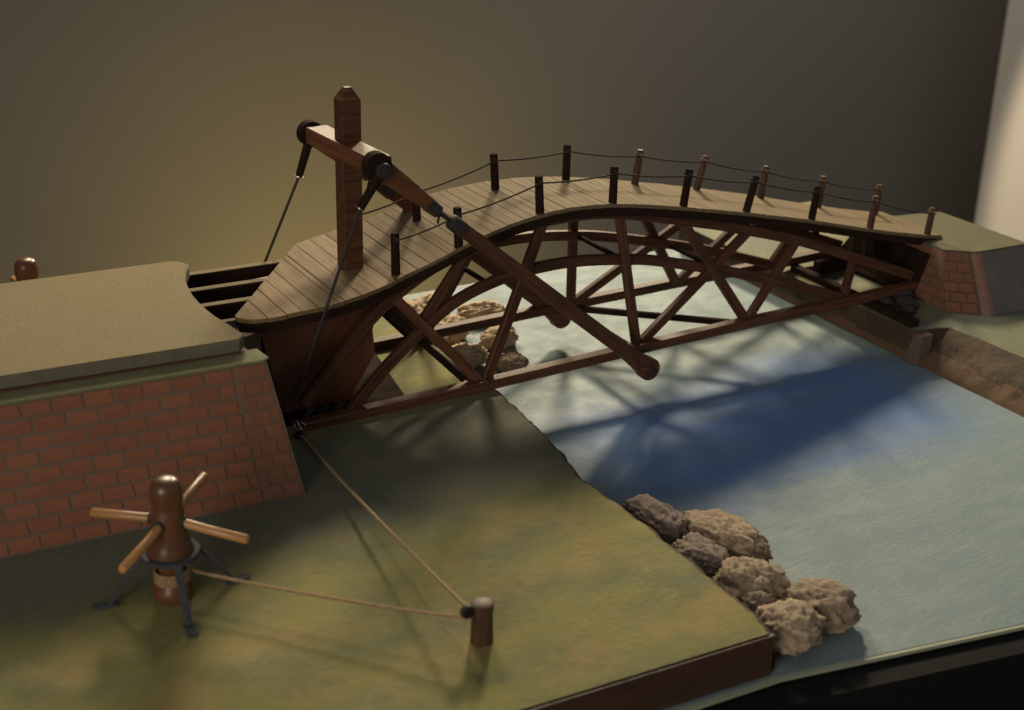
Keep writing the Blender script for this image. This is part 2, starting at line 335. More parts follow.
# ---- right bank: rough sloping face towards the river
rows = []; V = []; F = []; fm = []
nyr = 190
YF = -85.6
for i in range(nyr+1):
    t = i/nyr; y = YF + t*(44.6-YF)
    xt = interp(y, [-60, -31, -22, -15.5, -14.2, -8, 44], [141, 138.2, 137.8, 137.2, 131.6, 130.6, 130.2])
    rough = interp(y, [-60, -16, -13, 44], [0.55, 0.5, 0.2, 0.15])
    xb = 130.3; row = []
    for q in range(13):
        s = q/12
        x = xb + (xt-xb)*(s**1.15); z = -17.9 + (5.3)*(s**(0.8 if rough > .5 else 1.0))
        d = rough*(0.5*nz(x, y, z, 0.22) + 0.5*nz(x+9, y, z, 0.5) + 0.45*nz(x, y+5, z, 1.3)+ 0.3*nz(x, y+5, z, 2.6))*math.sin(math.pi*min(1, s*1.0+.05))
        row.append((x - d*0.8, y, z + d*0.7 if 0 < q < 12 else z))
    ex = 0.5*nz(y, 3, 0, 0.4)*rough+0.3*nz(y, 8, 1, 1.3)*rough
    row[-1] = (xt+ex, y, GZ-0.15)
    for x in (xt+1.0+ex, xt+4, 146, 150, 156, 162):
        row.append((x, y, GZ + 0.07*nz(x, y, 2, 0.2)))
    rows.append(row)
for r_ in rows: V += r_
W_ = len(rows[0])
for i in range(nyr):
    for k in range(W_-1):
        F.append((i*W_+k, i*W_+k+1, (i+1)*W_+k+1, (i+1)*W_+k)); fm.append((2 if k < 4+2*nz(i*.05, 1, 1, 1) else 1) if k < 12 else 0)
rb = build('right_bank', V, F, None, mats=['bank_far', 'bank_face', 'bank_foot'], fm=fm); autosmooth(rb, 60); structure(rb)
structure(bev(prism('bank_pier', [(129.9, -16.6), (132.6, -16.6), (132.6, -13.9), (129.9, -13.9)], -17.45, GZ-0.5, 'mortar', None, [(131.2, -16.0), (133.6, -16.0), (133.6, -14.2), (131.2, -14.2)]), .15, 2))
f = board('right_bank_back_board', (130.4, 44.65), (162, 44.65), GZ-0.15, -17.45, 0.3, 'bank_face'); structure(f)

# ================================================================== LEFT ABUTMENT
ab = thing('brick_abutment', (0, 2, GZ), 'large left brick abutment with a sandy top and a green ledge, its end notched', 'abutment')
yt = lambda x: -13.2 - 0.060*x       # top of the brick face, z = 2.9
yb = lambda x: -17.9 - 0.055*x       # foot of it
core_b = [(-45, yb(-45)+.05), (29.2, yb(29.2)+.05), (28.6, -12), (27.6, 6), (29.4, 20.5), (29.2, 26.5), (-45, 30)]
core_t = [(-45, yt(-45)+.05), (26.9, yt(26.9)+.05), (26.2, -10.5), (25.2, 3), (26.6, 10), (27.0, 19.0), (-45, 22)]
prism('wall_core', core_b, GZ-0.02, 2.9, 'mortar', ab, core_t)
# ledge and road slab
led = [(-45, yt(-45)-0.15), (26.6, yt(26.6)-0.15), (27.3, yt(27)+0.4), (27.0, -11.4), (-45, -8.5)]
bev(prism('ledge', led, 2.9, 3.25, 'green_edge', ab), 0.08, 2)
prism('ledge_groove', [(-45, -8.6), (24.9, -12.0), (25.3, -10), (-45, -6)], 3.25, 3.52, 'front_board', ab)
arc = [(24.7, -12.1), (25.7, -11.0), (25.5, -8.6), (25.1, -6.2), (24.75, -4), (24.55, -1.5), (24.5, 1), (24.6, 3.4), (24.9, 6.2), (25.5, 9.2), (26.4, 11.8), (27.5, 13.9), (27.7, 15.0), (27.1, 16.3), (26.2, 17.0)]
slab = [(-45, -7.8)] + arc + [(-45, 20.8)]
sb = bev(prism('road_slab', slab, 3.52, 5.0, None, ab) if False else prism('road_slab', slab, 3.52, 5.0, 'olive_side', ab), 0.12, 2)
tp = bev(prism('road_surface', [(x+(0.12 if x < 0 else -0.12), y+(0.12 if y < -5 else (-0.12 if y > 14 else 0))) for x, y in slab], 5.0, 5.07, 'sand_top', ab), 0.05, 1)
bev(prism('back_wall_coping', [(-45, 21.0), (26.4, 17.2), (27.1, 19.2), (-45, 22.8)], 2.9, 3.3, 'green_edge', ab), 0.08, 2)

def brick_face(parent, A, B, C, D, rows_, bl, joint, m, jitter=0.06, depth=0.16, cols_from=0.0, seed=1, skip=None, m2=None):
    """A,B foot left/right, C,D top left/right. bricks laid in courses on that face"""
    rnd = random.Random(seed); A, B, C, D = map(Vector, (A, B, C, D)); nrm = (B-A).cross(C-A).normalized()
    cache = {}
    ulen = (B-A).length; vlen = (C-A).length; rh = vlen/rows_
    for r in range(rows_):
        v0 = (r*rh+joint/2)/vlen; v1 = ((r+1)*rh-joint/2)/vlen
        x = -(bl*0.5 if r % 2 else 0) - rnd.uniform(0, .3)
        while x < ulen:
            ln = bl*rnd.uniform(0.92, 1.06); a = max(x+joint/2, 0); b = min(x+ln-joint/2, ulen); x += ln
            if b-a < 0.45: continue
            mm = m2 if (m2 and a > skip) else m
            u0, u1 = a/ulen, b/ulen
            def P(u, v, d):
                j = Vector((rnd.uniform(-1, 1), rnd.uniform(-1, 1), rnd.uniform(-1, 1)))*jitter
                lo = A.lerp(B, u); hi = C.lerp(D, u); return lo.lerp(hi, v) + nrm*d + j*(1 if d > 0 else 0)
            d = depth*rnd.uniform(0.7, 1.2); e = 0.06
            vb = [P(u0, v0, -0.05), P(u1, v0, -0.05), P(u1, v1, -0.05), P(u0, v1, -0.05)]
            du = e/ulen; dv = e/vlen
            vf = [P(u0+du, v0+dv, d), P(u1-du, v0+dv, d), P(u1-du, v1-dv, d), P(u0+du, v1-dv, d)]
            c = sum(vf, Vector())/4
            o0 = ORG[0]; ORG[0] = c
            o = build('brick', vb+vf, [(4, 5, 6, 7), (0, 1, 5, 4), (1, 2, 6, 5), (2, 3, 7, 6), (3, 0, 4, 7)], mm, parent)
            ORG[0] = o0; o.location = (c-o0)*K
brick_face(ab, (-21, yb(-21), GZ+0.1), (24.2, yb(24.2), GZ+0.1), (-21, yt(-21), 2.85), (22.6, yt(22.6), 2.85), 9, 3.55, 0.24, 'brick', seed=4, jitter=0.03, depth=0.055)
brick_face(ab, (24.5, yb(24.5), GZ+0.1), (28.9, yb(28.9), GZ+0.1), (22.9, yt(22.9), 2.85), (26.7, yt(26.7), 2.85), 9, 2.2, 0.14, 'brick_dim', seed=8, jitter=0.015, depth=0.045)

# ================================================================== RIGHT ABUTMENT
ra = thing('brick_abutment', (160, 4, GZ), 'smaller right brick abutment with olive top where the bridge lands', 'abutment')
rb_ = [(141.2, 16), (141.2, -10.6), (146.2, -15.3), (161.2, -16.2), (161.2, 16.5)]
rt_ = [(145.0, 12.2), (145.2, -4.9), (149.1, -8.2), (160.4, -8.9), (160.0, 10.2), (149, 12.4)]
rb_.insert(5, (150, 16.8))
prism('wall_core', rb_, GZ-0.1, -4.82, 'mortar', ra, rt_)
bev(prism('top_surface', [(x-(.0), y) for x, y in rt_], -4.82, -4.62, 'abut_top', ra), 0.08, 1)
brick_face(ra, (141.2, -10.75, GZ+.1), (145.1, -14.4, GZ+.1), (145.25, -5.0, -4.88), (148.2, -7.5, -4.88), 6, 2.6, 0.2, 'brick_dim', seed=3, jitter=0.03, depth=0.06)
brick_face(ra, (141.2, 15.6, GZ+.1), (141.2, -10.5, GZ+.1), (145.0, 12, -4.88), (145.2, -4.9, -4.88), 6, 2.6, 0.2, 'brick_dim', seed=5, jitter=0.03, depth=0.06)
prism('corner_stone', [(145.3, -14.62), (146.3, -15.45), (147.2, -15.42), (146.6, -14.2)], GZ+.05, -4.85, 'pink_plaster', ra, [(148.4, -7.72), (149.15, -8.36), (150.2, -8.42), (149.6, -7.4)])
prism('grey_facing', [(147.3, -15.46), (161.3, -16.35), (161.3, -15.9), (147.3, -15.0)], GZ+.05, -4.85, 'grey_plaster', ra, [(150.3, -8.42), (160.5, -9.05), (160.5, -8.6), (150.3, -8.0)])
for k in range(7):  # black boards added to stand in for the shade of the recess
    y0 = -3.2 + k*2.35; y1 = y0+2.25; kk = (y0+6)/22
    prism('recess_shade_board', [(140.7, y0*1.2), (141.1, y0*1.2), (141.1, y1*1.2), (140.7, y1*1.2)], GZ+.1, -5.9, 'black_wood', ra, [(143.9, y0), (144.4, y0), (144.4, y1), (143.9, y1)])

# ================================================================== THE SWING BRIDGE
br = thing('swing_bridge', (46.7, 6, GZ), 'dark wooden arched swing bridge with mast, rope railings and trussed sides over the river', 'bridge')
DX = [20, 46, 50, 55, 60, 66, 72, 78, 84, 90, 96, 108, 121, 133.5, 146.5, 152]
DZ = [4.6, 4.6, 4.85, 5.8, 7.5, 9.2, 10.2, 10.45, 10.0, 9.05, 7.9, 5.4, 2.4, -0.8, -3.7, -4.15]
_dp = smooth_pts([(x, 0, z) for x, z in zip(DX, DZ)], 6); _dx = [p.x for p in _dp]; _dz = [p.z for p in _dp]
def dz(x): return interp(x, _dx, _dz)
NE = [(27.0, -4.3), (27.7, -5.5), (29.2, -6.2), (31.5, -6.4), (38.8, -5.7), (43.5, -4.4), (49.2, -1.9), (52, -0.9), (56, -0.6), (152, -0.6)]
FE = [(27.0, -4.1), (43.6, 17.4), (46.5, 18.9), (49.3, 19.9), (57, 19.4), (64, 18.2), (70, 16.6), (76, 15.2), (84, 14.2), (110, 14.0), (130, 13.6), (152, 13.4)]
def ne(x): return interp(x, [a for a, b in NE], [b for a, b in NE])
def fe(x): return interp(x, [a for a, b in FE], [b for a, b in FE])
def plank(x0, x1, g):
    g = g/2; V = []; U = []; UO[0] += 3.77; xs = [x0+g, x0+g+.04, x1-g-.04, x1-g] if x1-x0 < 2.0 else [x0+g, x0+g+.05, (2*x0+x1)/3, (x0+2*x1)/3, x1-g-.05, x1-g]
    th = 0.55; n = len(xs); jz = random.uniform(-.03, .03)
    for s, x in enumerate(xs):
        top = dz(x) + jz - (0.04 if s in (0, n-1) else 0)
        for y, z in ((ne(x), top), (fe(x), top), (fe(x), top-th), (ne(x), top-th)):
            V.append((x, y+random.uniform(-.04, .04), z)); U.append((UO[0]+y*.35, UO[0]*2+x*.35+z*.1))
    F = [(0, 1, 2, 3), tuple((n-1)*4+j for j in range(4))]
    for i in range(n-1):
        for j in range(4): F.append((i*4+j, i*4+(j+1) % 4, (i+1)*4+(j+1) % 4, (i+1)*4+j))
    return build('plank', V, F, 'plank_warm' if x0 < 49 else 'plank', br, U)
x = 27.15; wide = [3.3, 2.4, 2.1, 2.2, 2.9, 0.9, 2.6, 2.6, 2.8, 2.0, 2.2, 1.9]
for wd in wide: plank(x, x+wd, 0.07); x += wd
while x < 149.2:
    wd = random.uniform(1.15, 1.45); wd = min(wd, 149.8-x); plank(x, x+wd, 0.03); x += wd
# black edge boards following the deck on both sides
xs = [27.4, 28.2, 29.6, 31.5, 35, 38.8, 43.5, 49.2, 52, 56] + [58+i*2.3 for i in range(40)]; xs = [q for q in xs if q < 149.4] + [149.8]
sweep('edge_board', [(q, ne(q)+0.25, dz(q)-1.15) for q in xs], 0.6, 1.2, 'black_wood', br)
xs2 = [43.6, 46.5, 49.3, 53, 57, 60, 64, 67, 70, 73, 76, 80, 84] + [86+i*2.3 for i in range(28)] + [149.8]
sweep('edge_board', [(q, fe(q)-0.3, dz(q)-1.15) for q in xs2], 0.6, 1.2, 'black_wood', br)
sweep('edge_board', [(27.6, -3.6, 3.6), (43.5, 16.8, 3.6)], 0.6, 1.1, 'black_wood', br, side=(0.8, -0.6, 0))
for yy in (3.5, 8.5):
    sweep('stringer', [(46+i*3.3, yy, dz(46+i*3.3)-1.25) for i in range(32)], 0.9, 1.1, 'black_wood', br)

s_ = 0.2693
def ypl(z): return s_*min(z, 0)
top = [(36.1, -9.9), (40.2, -6.1), (44.9, -2.2), (49.8, 1.3), (55.4, 4.5), (61.3, 6.8), (65.8, 8.0), (73.1, 8.8), (80.4, 8.8), (85.7, 8.1), (92.5, 6.6), (99.4, 4.9), (105.1, 3.4), (119.1, -0.8), (130.2, -5.0), (141.8, -9.4)]
inner = [(41.6, -12.6), (47.6, -7.7), (54, -3.5), (58.9, -0.8), (64.5, 1.0), (70.7, 2.0), (78, 2.1), (86.5, 1.1), (92.7, -0.1), (103.6, -3.0), (114, -6.1), (126.7, -10.6)]
chord = [(35.2, -12.2), (61.8, -11.9), (87.8, -11.4), (107.7, -11.1), (130.8, -11.1), (141.7, -10.9)]
struts = [((50.5, 1.3), (61.8, -11.7)), ((61.3, 6.2), (54.2, -2.5)), ((72.7, 8.4), (62.6, -11.6)), ((85.5, 7.9), (87.6, -10.8)),
          ((88.4, -10.9), (109.0, 2.1)), ((96.7, 5.2), (107.5, -10.7)), ((108.1, -10.7), (118.5, -0.9)), ((130.0, -5.2), (127.4, -10.4))]
def side(sgn):
    Y = (lambda z, o=0: ypl(z)+o) if sgn < 0 else (lambda z, o=0: 13.0-ypl(z)-o)
    tp_ = [(x, Y(z, .55), z) for x, z in top]; ip = [(x, Y(z, .55), z) for x, z in inner]; cp = [(x, Y(z, 0), z) for x, z in chord]
    sweep('bottom_chord', [cp[0], cp[1], cp[2], cp[3], cp[4], cp[5]], 1.8, 1.4, 'dark_wood', br)
    sweep('top_arch', smooth_pts(tp_, 4), 1.2, 1.6, 'dark_wood', br)
    sweep('lower_arch', smooth_pts(ip, 4), 1.1, 1.45, 'dark_wood', br)
    for i, (a, b) in enumerate(struts):
        o = 0.62 if i % 2 else 0.45
        sweep('strut', [(a[0], Y(a[1], o), a[1]), (b[0], Y(b[1], o), b[1])], 1.0, 1.32 + 0.06*(i % 3), 'dark_wood', br)
    # a second rib tucked behind the first raking strut
    sweep('strut', [(48.9, Y(0, 1.9), 0.2), (60.0, Y(-11, 1.9), -11.6)], 0.7, 0.9, 'black_wood', br)
    for x in (131.4, 134.2):
        zt = dz(x)-1.6; zb = interp(x, [a for a, b in top], [b for a, b in top])+0.5
        sweep('spandrel_post', [(x, Y(-1, .4), zt), (x, Y(-1, .4)-0*sgn, zb)], 1.0, 0.9, 'black_wood', br, side=(0, 1, 0))
side(-1); side(1)
# cross ties between the two trusses
for x, z in ((36.5, -12.0), (61.8, -12.2), (87.8, -11.8), (140.8, -11.6)):
    sweep('cross_tie', [(x, -2.6+0, z-.5), (x, 15.6, z-.5)], 0.9, 0.9, 'black_wood', br, side=(1, 0, 0))
sweep('cross_tie', [(88.2, 15.4, -11.9), (107.4, -2.2, -11.6)], 0.9, 0.9, 'black_wood', br, side=(1, 1, 0))
for x, z in ((64.5, 1.0), (86.5, 1.0), (103.6, -3.0)):
    sweep('cross_tie', [(x, 1.0, z), (x, 12.2, z)], 0.6, 0.6, 'black_wood', br, side=(1, 0, 0))
# boxed-in foot under the landing platform
PN = [(31.6, 2.6), (49.3, 3.3), (48.6, 0.2), (47.6, -2.8), (47.9, -6.2), (44.3, -12.1), (38.0, -12.4), (34.6, -12.1)]
def vboard(name, y, th, m):
    V = [(x, y, z) for x, z in PN] + [(x, y+th, z) for x, z in PN]; n = len(PN)
    F = [tuple(range(n)), tuple(range(n, 2*n))] + [(i, (i+1) % n, n+(i+1) % n, n+i) for i in range(n)]
    U = [((v[0]*.45+v[2]*.75)*.35, (v[0]*.8-v[2]*.55)*.35) for v in V]
    return build(name, V, F, m, br, U)
vboard('foot_panel', 1.3, 0.5, 'panel_wood'); vboard('foot_panel', 11.2, 0.5, 'panel_wood')
prism('foot_block', [(31.8, 1.9), (38, 1.9), (38, 11.1), (31.8, 11.1)], GZ, 1.4, 'black_wood', br)
bev(prism('base_plate', [(30.5, -1.4), (40, -2.4), (51.2, -0.9), (52.6, 7), (54.0, 14.8), (30.5, 14.8)], GZ+.02, GZ+0.42, 'black_wood', br), .06)
for x0 in (36.2, 38.2, 40.6):        # iron cleats lying on the chord end
    sweep('cleat', [(x0, -2.2, -11.3), (x0+1.5, -1.6, -10.9)], 0.8, 0.45, 'iron', br)

# mast, cross beam, braces and stays
mast = bev(prism('mast', [(45.4, 4.7), (48.0, 4.7), (48.0, 7.3), (45.4, 7.3)], 4.0, 26.8, 'dark_wood', br), .08)
V = [(45.4, 4.7, 26.85), (48.0, 4.7, 26.85), (48.0, 7.3, 26.85), (45.4, 7.3, 26.85), (46.3, 5.6, 28.4), (47.1, 5.6, 28.4), (47.1, 6.4, 28.4), (46.3, 6.4, 28.4)]
build('mast_cap', V, [(0, 1, 5, 4), (1, 2, 6, 5), (2, 3, 7, 6), (3, 0, 4, 7), (4, 5, 6, 7), (0, 1, 2, 3)], 'dark_wood', mast, [(v[0]*.3, v[2]*.3) for v in V]).location = (0, 0, 0)
beam = sweep('cross_beam', [(46.3, -4.3, 20.9), (46.3, 15.2, 20.2)], 3.1, 2.2, 'warm_wood', br, side=(1, 0, 0), cham=.06)
def disc(name, c, r, y0, y1, m, parent, seg=28):
    V = []; F = []
    for y in (y0, y1):
        for j in range(seg):
            a = 2*math.pi*j/seg; V.append((c[0]+r*math.cos(a), y, c[1]+r*math.sin(a)))
    for j in range(seg): F.append((j, (j+1) % seg, seg+(j+1) % seg, seg+j))
    F += [tuple(range(seg)), tuple(range(seg, 2*seg))]
    return bev(build(name, V, F, m, parent, [(v[0]*.3, v[2]*.3) for v in V]), .1, 2)
def rod_y(name, x, z, y0, y1, r, m, p): return disc(name, (x, z), r, y0, y1, m, p, 16)
def brace(yc, sg, A, B):
    """long raking bar: upper length, iron coupling, lower length with round eye. sg=-1 near side"""
    A = Vector((A[0], yc, A[1])); B = Vector((B[0], yc, B[1])); d = (B-A).normalized(); Lh = (B-A).length
    at = lambda t: A + d*t
    j0 = 10.2; j1 = 14.4
    o = sweep('brace_bar', [at(0.6), at(4), at(8), at(j0)], [1.5, 1.4, 1.2, 1.1], [2.6, 2.3, 1.8, 1.5], 'warm_wood', br, cham=.06)
    disc('round_end', (A.x, A.z), 1.72, yc-0.8, yc+0.8, 'black_wood', o)
    lo = sweep('brace_bar', [at(j1), at(j1+6), at(Lh*0.6), at(Lh-6), at(Lh-2.5), at(Lh)], 1.5, [1.75, 1.8, 1.95, 2.0, 2.5, 3.1], 'dark_wood', br, cham=.06)
    disc('round_end', (B.x, B.z), 1.68, yc-0.78, yc+0.78, 'dark_wood', lo)
    disc('bolt', (B.x, B.z), 0.55, yc+sg*1.25, yc+sg*0.5, 'iron', lo)
    disc('washer', (B.x, B.z), 1.0, yc+sg*0.95, yc+sg*0.7, 'dark_wood', lo)
    tube('collar', [at(j0-1.3), at(j0+0.6), at(j0+0.8)], [.95, .85, .5], 'iron', o, 12)
    tube('collar', [at(j1-1.4), at(j1-1.2), at(j1+0.9)], [.7, 1.0, 1.08], 'iron', lo, 12)
    tube('threaded_rod', [at(j0), at(j1)], 0.32, 'iron', lo, 10)
    sweep('pin', [at(j0+1.0)+Vector((0, 0, .3)), at(j0+1.0)+Vector((-.4, 0, -1.3))], .25, .25, 'iron', o)
brace(-6.3, -1, (44.9, 21.6), (87.0, -13.2)); brace(16.4, 1, (45.9, 20.1), (86.5, -13.4))
def stay(yc, sg, P0, P1, P2, bz):
    # hook round the bolt, sleeve, then a thin rod down to the foot
    y1 = yc
    b = rod_y('pivot_bolt', P0[0], P0[1], yc-sg*2.6, yc+sg*0.9, 0.62, 'iron', br)
    disc('pivot_nut', (P0[0], P0[1]), 0.95, yc+sg*0.1, yc+sg*0.7, 'iron', br)
    a = Vector((P0[0], y1, P0[1])); c = Vector((P1[0], y1, P1[1])); e = Vector((P2[0], y1, P2[1])); d = (e-a).normalized(); L1 = (c-a).length
    d = (c-a).normalized()
    s = tube('stay_sleeve', [a, a+d*0.8, a+d*L1, a+d*(L1+.15)], [.85, .62, .5, .35], 'black_wood', br, 12)
    tube('stay_ring', [a+d*(L1-.05), a+d*(L1+.05)], 0.66, 'steel', s, 14)
    tube('stay_rod', [a+d*L1, e], 0.20, 'iron', s, 8)
    return a, d
stay(-7.7, -1, (45.0, 21.4), (42.0, 17.0), (32.3, -7.8), 0)
stay(17.7, 1, (46.4, 19.3), (44.6, 14.0), (34.4, -7.8), 0)

# rail posts and rope rails
XB = [50.4, 59.6, 72.0, 83.8, 96.1, 107.8, 120.9, 133.4, 146.4]
XT = [50.3, 59.3, 71.6, 83.8, 96.8, 109.2, 121.5, 133.9, 146.9]
proto = {}
def rail(yy, zt, kinds):
    tops = []
    for i, (xb, xt) in enumerate(zip(XB, XT)):
        zb = dz(xb)-0.35; zt_ = zb + 0.35 + zt[i]
        light = i >= kinds; r = 0.60 if not light else 0.58
        m = 'black_wood' if not light else 'post_wood'
        a = Vector((xb, yy, zb)); b = Vector((xt, yy, zt_)); d = (b-a).normalized()
        p = tube('rail_post', [a, a.lerp(b, .5), b-d*.16, b], [r, r*.96, r*.93, r*.72], m, br, 12)
        q = b - d*0.85; tops.append(q)
        tube('rope_knot', [q+Vector((-.14, 0, .02))-d*.12, q+Vector((.16, 0, 0))+d*.1], r+.1, 'dark_rope' if not light else 'rope', p, 12)
    pts = []
    for a, b in zip(tops, tops[1:]):
        for k in range(6):
            t = k/6; q = a.lerp(b, t); q.z -= 4*0.28*t*(1-t); q.y += (-0.62 if yy < 5 else -0.62); pts.append(q)
    q = tops[-1].copy(); q.y -= .62; pts.append(q)
    tube('rope_rail', pts, 0.125, 'dark_rope', br, 8)
rail(0.0, [5.6, 5.3, 5.2, 5.2, 5.4, 5.3, 5.2, 5.2, 4.4], 7)
rail(12.2, [5.4, 5.0, 5.2, 5.3, 5.2, 5.3, 5.2, 5.2, 5.0], 4)

# ---- approach beams bridging the notch of the left abutment (things of their own)
for i, (y, x0, x1, lab) in enumerate(((15.0, 26.9, 46, 'farthest of three dark beams joining the left abutment and the deck'),
                                     (9.2, 24.4, 42, 'middle one of three dark beams joining the left abutment and the deck'),
                                     (3.5, 24.3, 38, 'nearest of three dark beams joining the left abutment and the deck'))):
    ORG[0] = Vector((x0, y, 2.6)); e = bpy.data.objects.new('approach_beam', None); COL.objects.link(e); e.location = ORG[0]*K
    tag(e, lab, 'beam', 'beams between the left abutment and the bridge deck')
    sweep('timber', [(x0, y, 2.45), (x1, y, 2.2)], 0.8, 2.0, 'black_wood', e)
    sweep('top_batten', [(x0, y+.2, 3.52), (x1, y+.2, 3.27)], 1.1, 0.12, 'plank', e)
# pit floor under the beams, seen between them: part of the left abutment
ORG[0] = Vector((0, 2, GZ)); prism('pit_lining', [(25.6, -3), (31, -2), (31, 17), (27.2, 17)], GZ, 1.0, 'mortar', ab)

# ================================================================== WINDLASSES
def windlass(loc, lab, rot=0.0):
    t = thing('capstan', (0, 0, 0), lab, 'capstan', 'capstans on the left bank')
    prof = [(0.01, 13.6), (0.5, 13.58), (1.05, 13.42), (1.45, 13.05), (1.62, 12.4), (1.64, 11.2), (1.5, 10.7), (1.5, 10.3), (1.66, 9.9), (1.72, 8.8), (1.78, 7.4), (2.1, 6.3), (2.42, 5.4), (2.42, 5.0), (1.9, 4.9)]
    b = lathe('barrel', prof, (0, 0, 0), 'turned', t, 36)
    lathe('spool', [(1.7, 4.9), (1.55, 4.5), (1.35, 3.2), (1.6, 1.8), (1.95, 1.2), (2.0, 0.5), (1.9, 0.0)], (0, 0, 0), 'turned', t, 32)
    # wound rope
    pts = [(1.72*math.cos(a*.35), 1.72*math.sin(a*.35), 1.9+a*.35/(2*math.pi)*0.28) for a in range(0, 90)]
    tube('wound_rope', pts, 0.15, 'rope', t, 6)
    V = []; F = []; seg = 40       # iron ring
    for (r, z) in ((2.35, 5.45), (2.95, 5.45), (2.95, 4.95), (2.35, 4.95)):
        for j in range(seg): a = 2*math.pi*j/seg; V.append((r*math.cos(a), r*math.sin(a), z))
    for i in range(4):
        for j in range(seg): F.append((i*seg+j, i*seg+(j+1) % seg, ((i+1) % 4)*seg+(j+1) % seg, ((i+1) % 4)*seg+j))
    rg = autosmooth(build('ring', V, F, 'grey_iron', t), 40)
    for ang in (169, 266, 358, 88):
        a = R(ang+rot); u = Vector((math.cos(a), math.sin(a), 0)); sd = Vector((-math.sin(a), math.cos(a), 0))
        lg = sweep('leg', [u*2.7+Vector((0, 0, 5.3)), u*3.2+Vector((0, 0, 4.5)), u*6.2+Vector((0, 0, 0.45)), u*6.5+Vector((0, 0, .3))], [.95, .8, .7, .7], .36, 'grey_iron', t, side=sd)
        sweep('foot', [u*5.6+Vector((0, 0, .16)), u*8.0+Vector((0, 0, .16))], .95, .28, 'grey_iron', lg, side=sd)
    for k, (ang, zt, ln) in enumerate(((142, 0.0, 8.0), (-45, -0.8, 8.6), (221, -1.0, 8.4), (42, 1.2, 7.6))):
        a = R(ang+rot); u = Vector((math.cos(a), math.sin(a), 0))
        z0 = 8.9
        hb = tube('handle', [u*1.2+Vector((0, 0, z0)), u*ln*.5+Vector((0, 0, z0+zt*.5)), u*(ln-.15)+Vector((0, 0, z0+zt)), u*ln+Vector((0, 0, z0+zt))], [.48, .48, .48, .36], 'dowel', t, 14)
        tube('socket', [u*1.5+Vector((0, 0, z0+.0)), u*1.95+Vector((0, 0, z0+.05))], .62, 'iron', hb, 14)
    t.location = Vector(loc)*K; t.rotation_euler = (0, 0, 0)
    return t
ORG[0] = Vector((0, 0, 0))
W1 = windlass((9.1, -33, GZ), 'varnished wooden capstan with four handles standing before the brick wall')
ORG[0] = Vector((0, 0, 0))
W2 = W1.copy(); COL.objects.link(W2); W2.location = Vector((12.0, 38.5, GZ-0.2))*K; W2.rotation_euler = (0, 0, R(-128))
W2['label'] = 'capstan mostly hidden behind the left abutment, only its glossy dome showing'
for ch in list(W1.children):
    c = ch.copy(); COL.objects.link(c); c.parent = W2
    for g in ch.children:
        d = g.copy(); COL.objects.link(d); d.parent = c

# ================================================================== BOLLARD, ROPES, PULLEY
bo = thing('mooring_post', (33, -54.7, GZ), 'short dark wooden post with a small pulley, at the front of the bank', 'post')
lathe('stake', [(1.15, 0), (1.12, 1), (1.05, 3.2), (1.15, 3.9), (1.13, 4.3), (0.92, 4.42), (0.01, 4.44)], (33, -54.7, GZ), 'post_wood', bo, 20)
pu = disc('pulley', (31.3, -8.7), 0.72, -55.1, -54.5, 'iron', bo)
disc('pulley_cheek', (31.3, -8.7), 0.5, -55.25, -54.35, 'black_wood', pu)
sweep('strap', [(31.0, -54.8, -8.4), (32.1, -54.8, -9.0), (32.2, -54.9, -10.2)], 0.7, 0.5, 'iron', bo)
def rope(name, A, B, sag, r, lab):
    pts = []
    for k in range(25):
        t = k/24; q = Vector(A).lerp(Vector(B), t); q.z -= 4*sag*t*(1-t); pts.append(q)
    ORG[0] = Vector((0, 0, 0)); return tag(tube(name, pts, r, 'rope', None, 8), lab, 'rope')
rope('hauling_rope', (34.4, -5.4, -12.3), (31.2, -54.8, -8.1), 0.5, 0.19, 'tan cord running from the bridge foot down to the pulley on the post')
rope('capstan_rope', (10.9, -33.2, -10.0), (31.0, -55.0, -9.2), 0.4, 0.17, 'tan cord stretched from the capstan spool to the pulley on the post')
bl = thing('pulley_block', (34.2, -5.0, GZ), 'small bright metal shackle and block at the foot of the bridge', 'shackle')
def torus(name, c, Rr, r, ax, m, p):
    ax = Vector(ax).normalized(); a = ax.orthogonal().normalized(); b = ax.cross(a)
    V = []; F = []
    for i in range(16):
        u = 2*math.pi*i/16; ce = Vector(c)+(a*math.cos(u)+b*math.sin(u))*Rr; dr = (a*math.cos(u)+b*math.sin(u))
        for j in range(8): v = 2*math.pi*j/8; V.append(ce+dr*math.cos(v)*r+ax*math.sin(v)*r)
    for i in range(16):
        for j in range(8): F.append((i*8+j, i*8+(j+1) % 8, ((i+1) % 16)*8+(j+1) % 8, ((i+1) % 16)*8+j))
    return build(name, V, F, m, p, smooth=True)
torus('shackle', (34.0, -5.1, -10.9), .55, .16, (1, .3, .1), 'steel', bl)
torus('shackle', (34.2, -5.3, -11.8), .5, .15, (.2, 1, .3), 'steel', bl)
prism('block', [(33.7, -5.9), (34.8, -5.9), (34.8, -4.9), (33.7, -4.9)], GZ, -12.0, 'iron', bl)
torus('shackle', (34.8, -5.0, -11.2), .4, .13, (1, 1, .3), 'steel', bl)

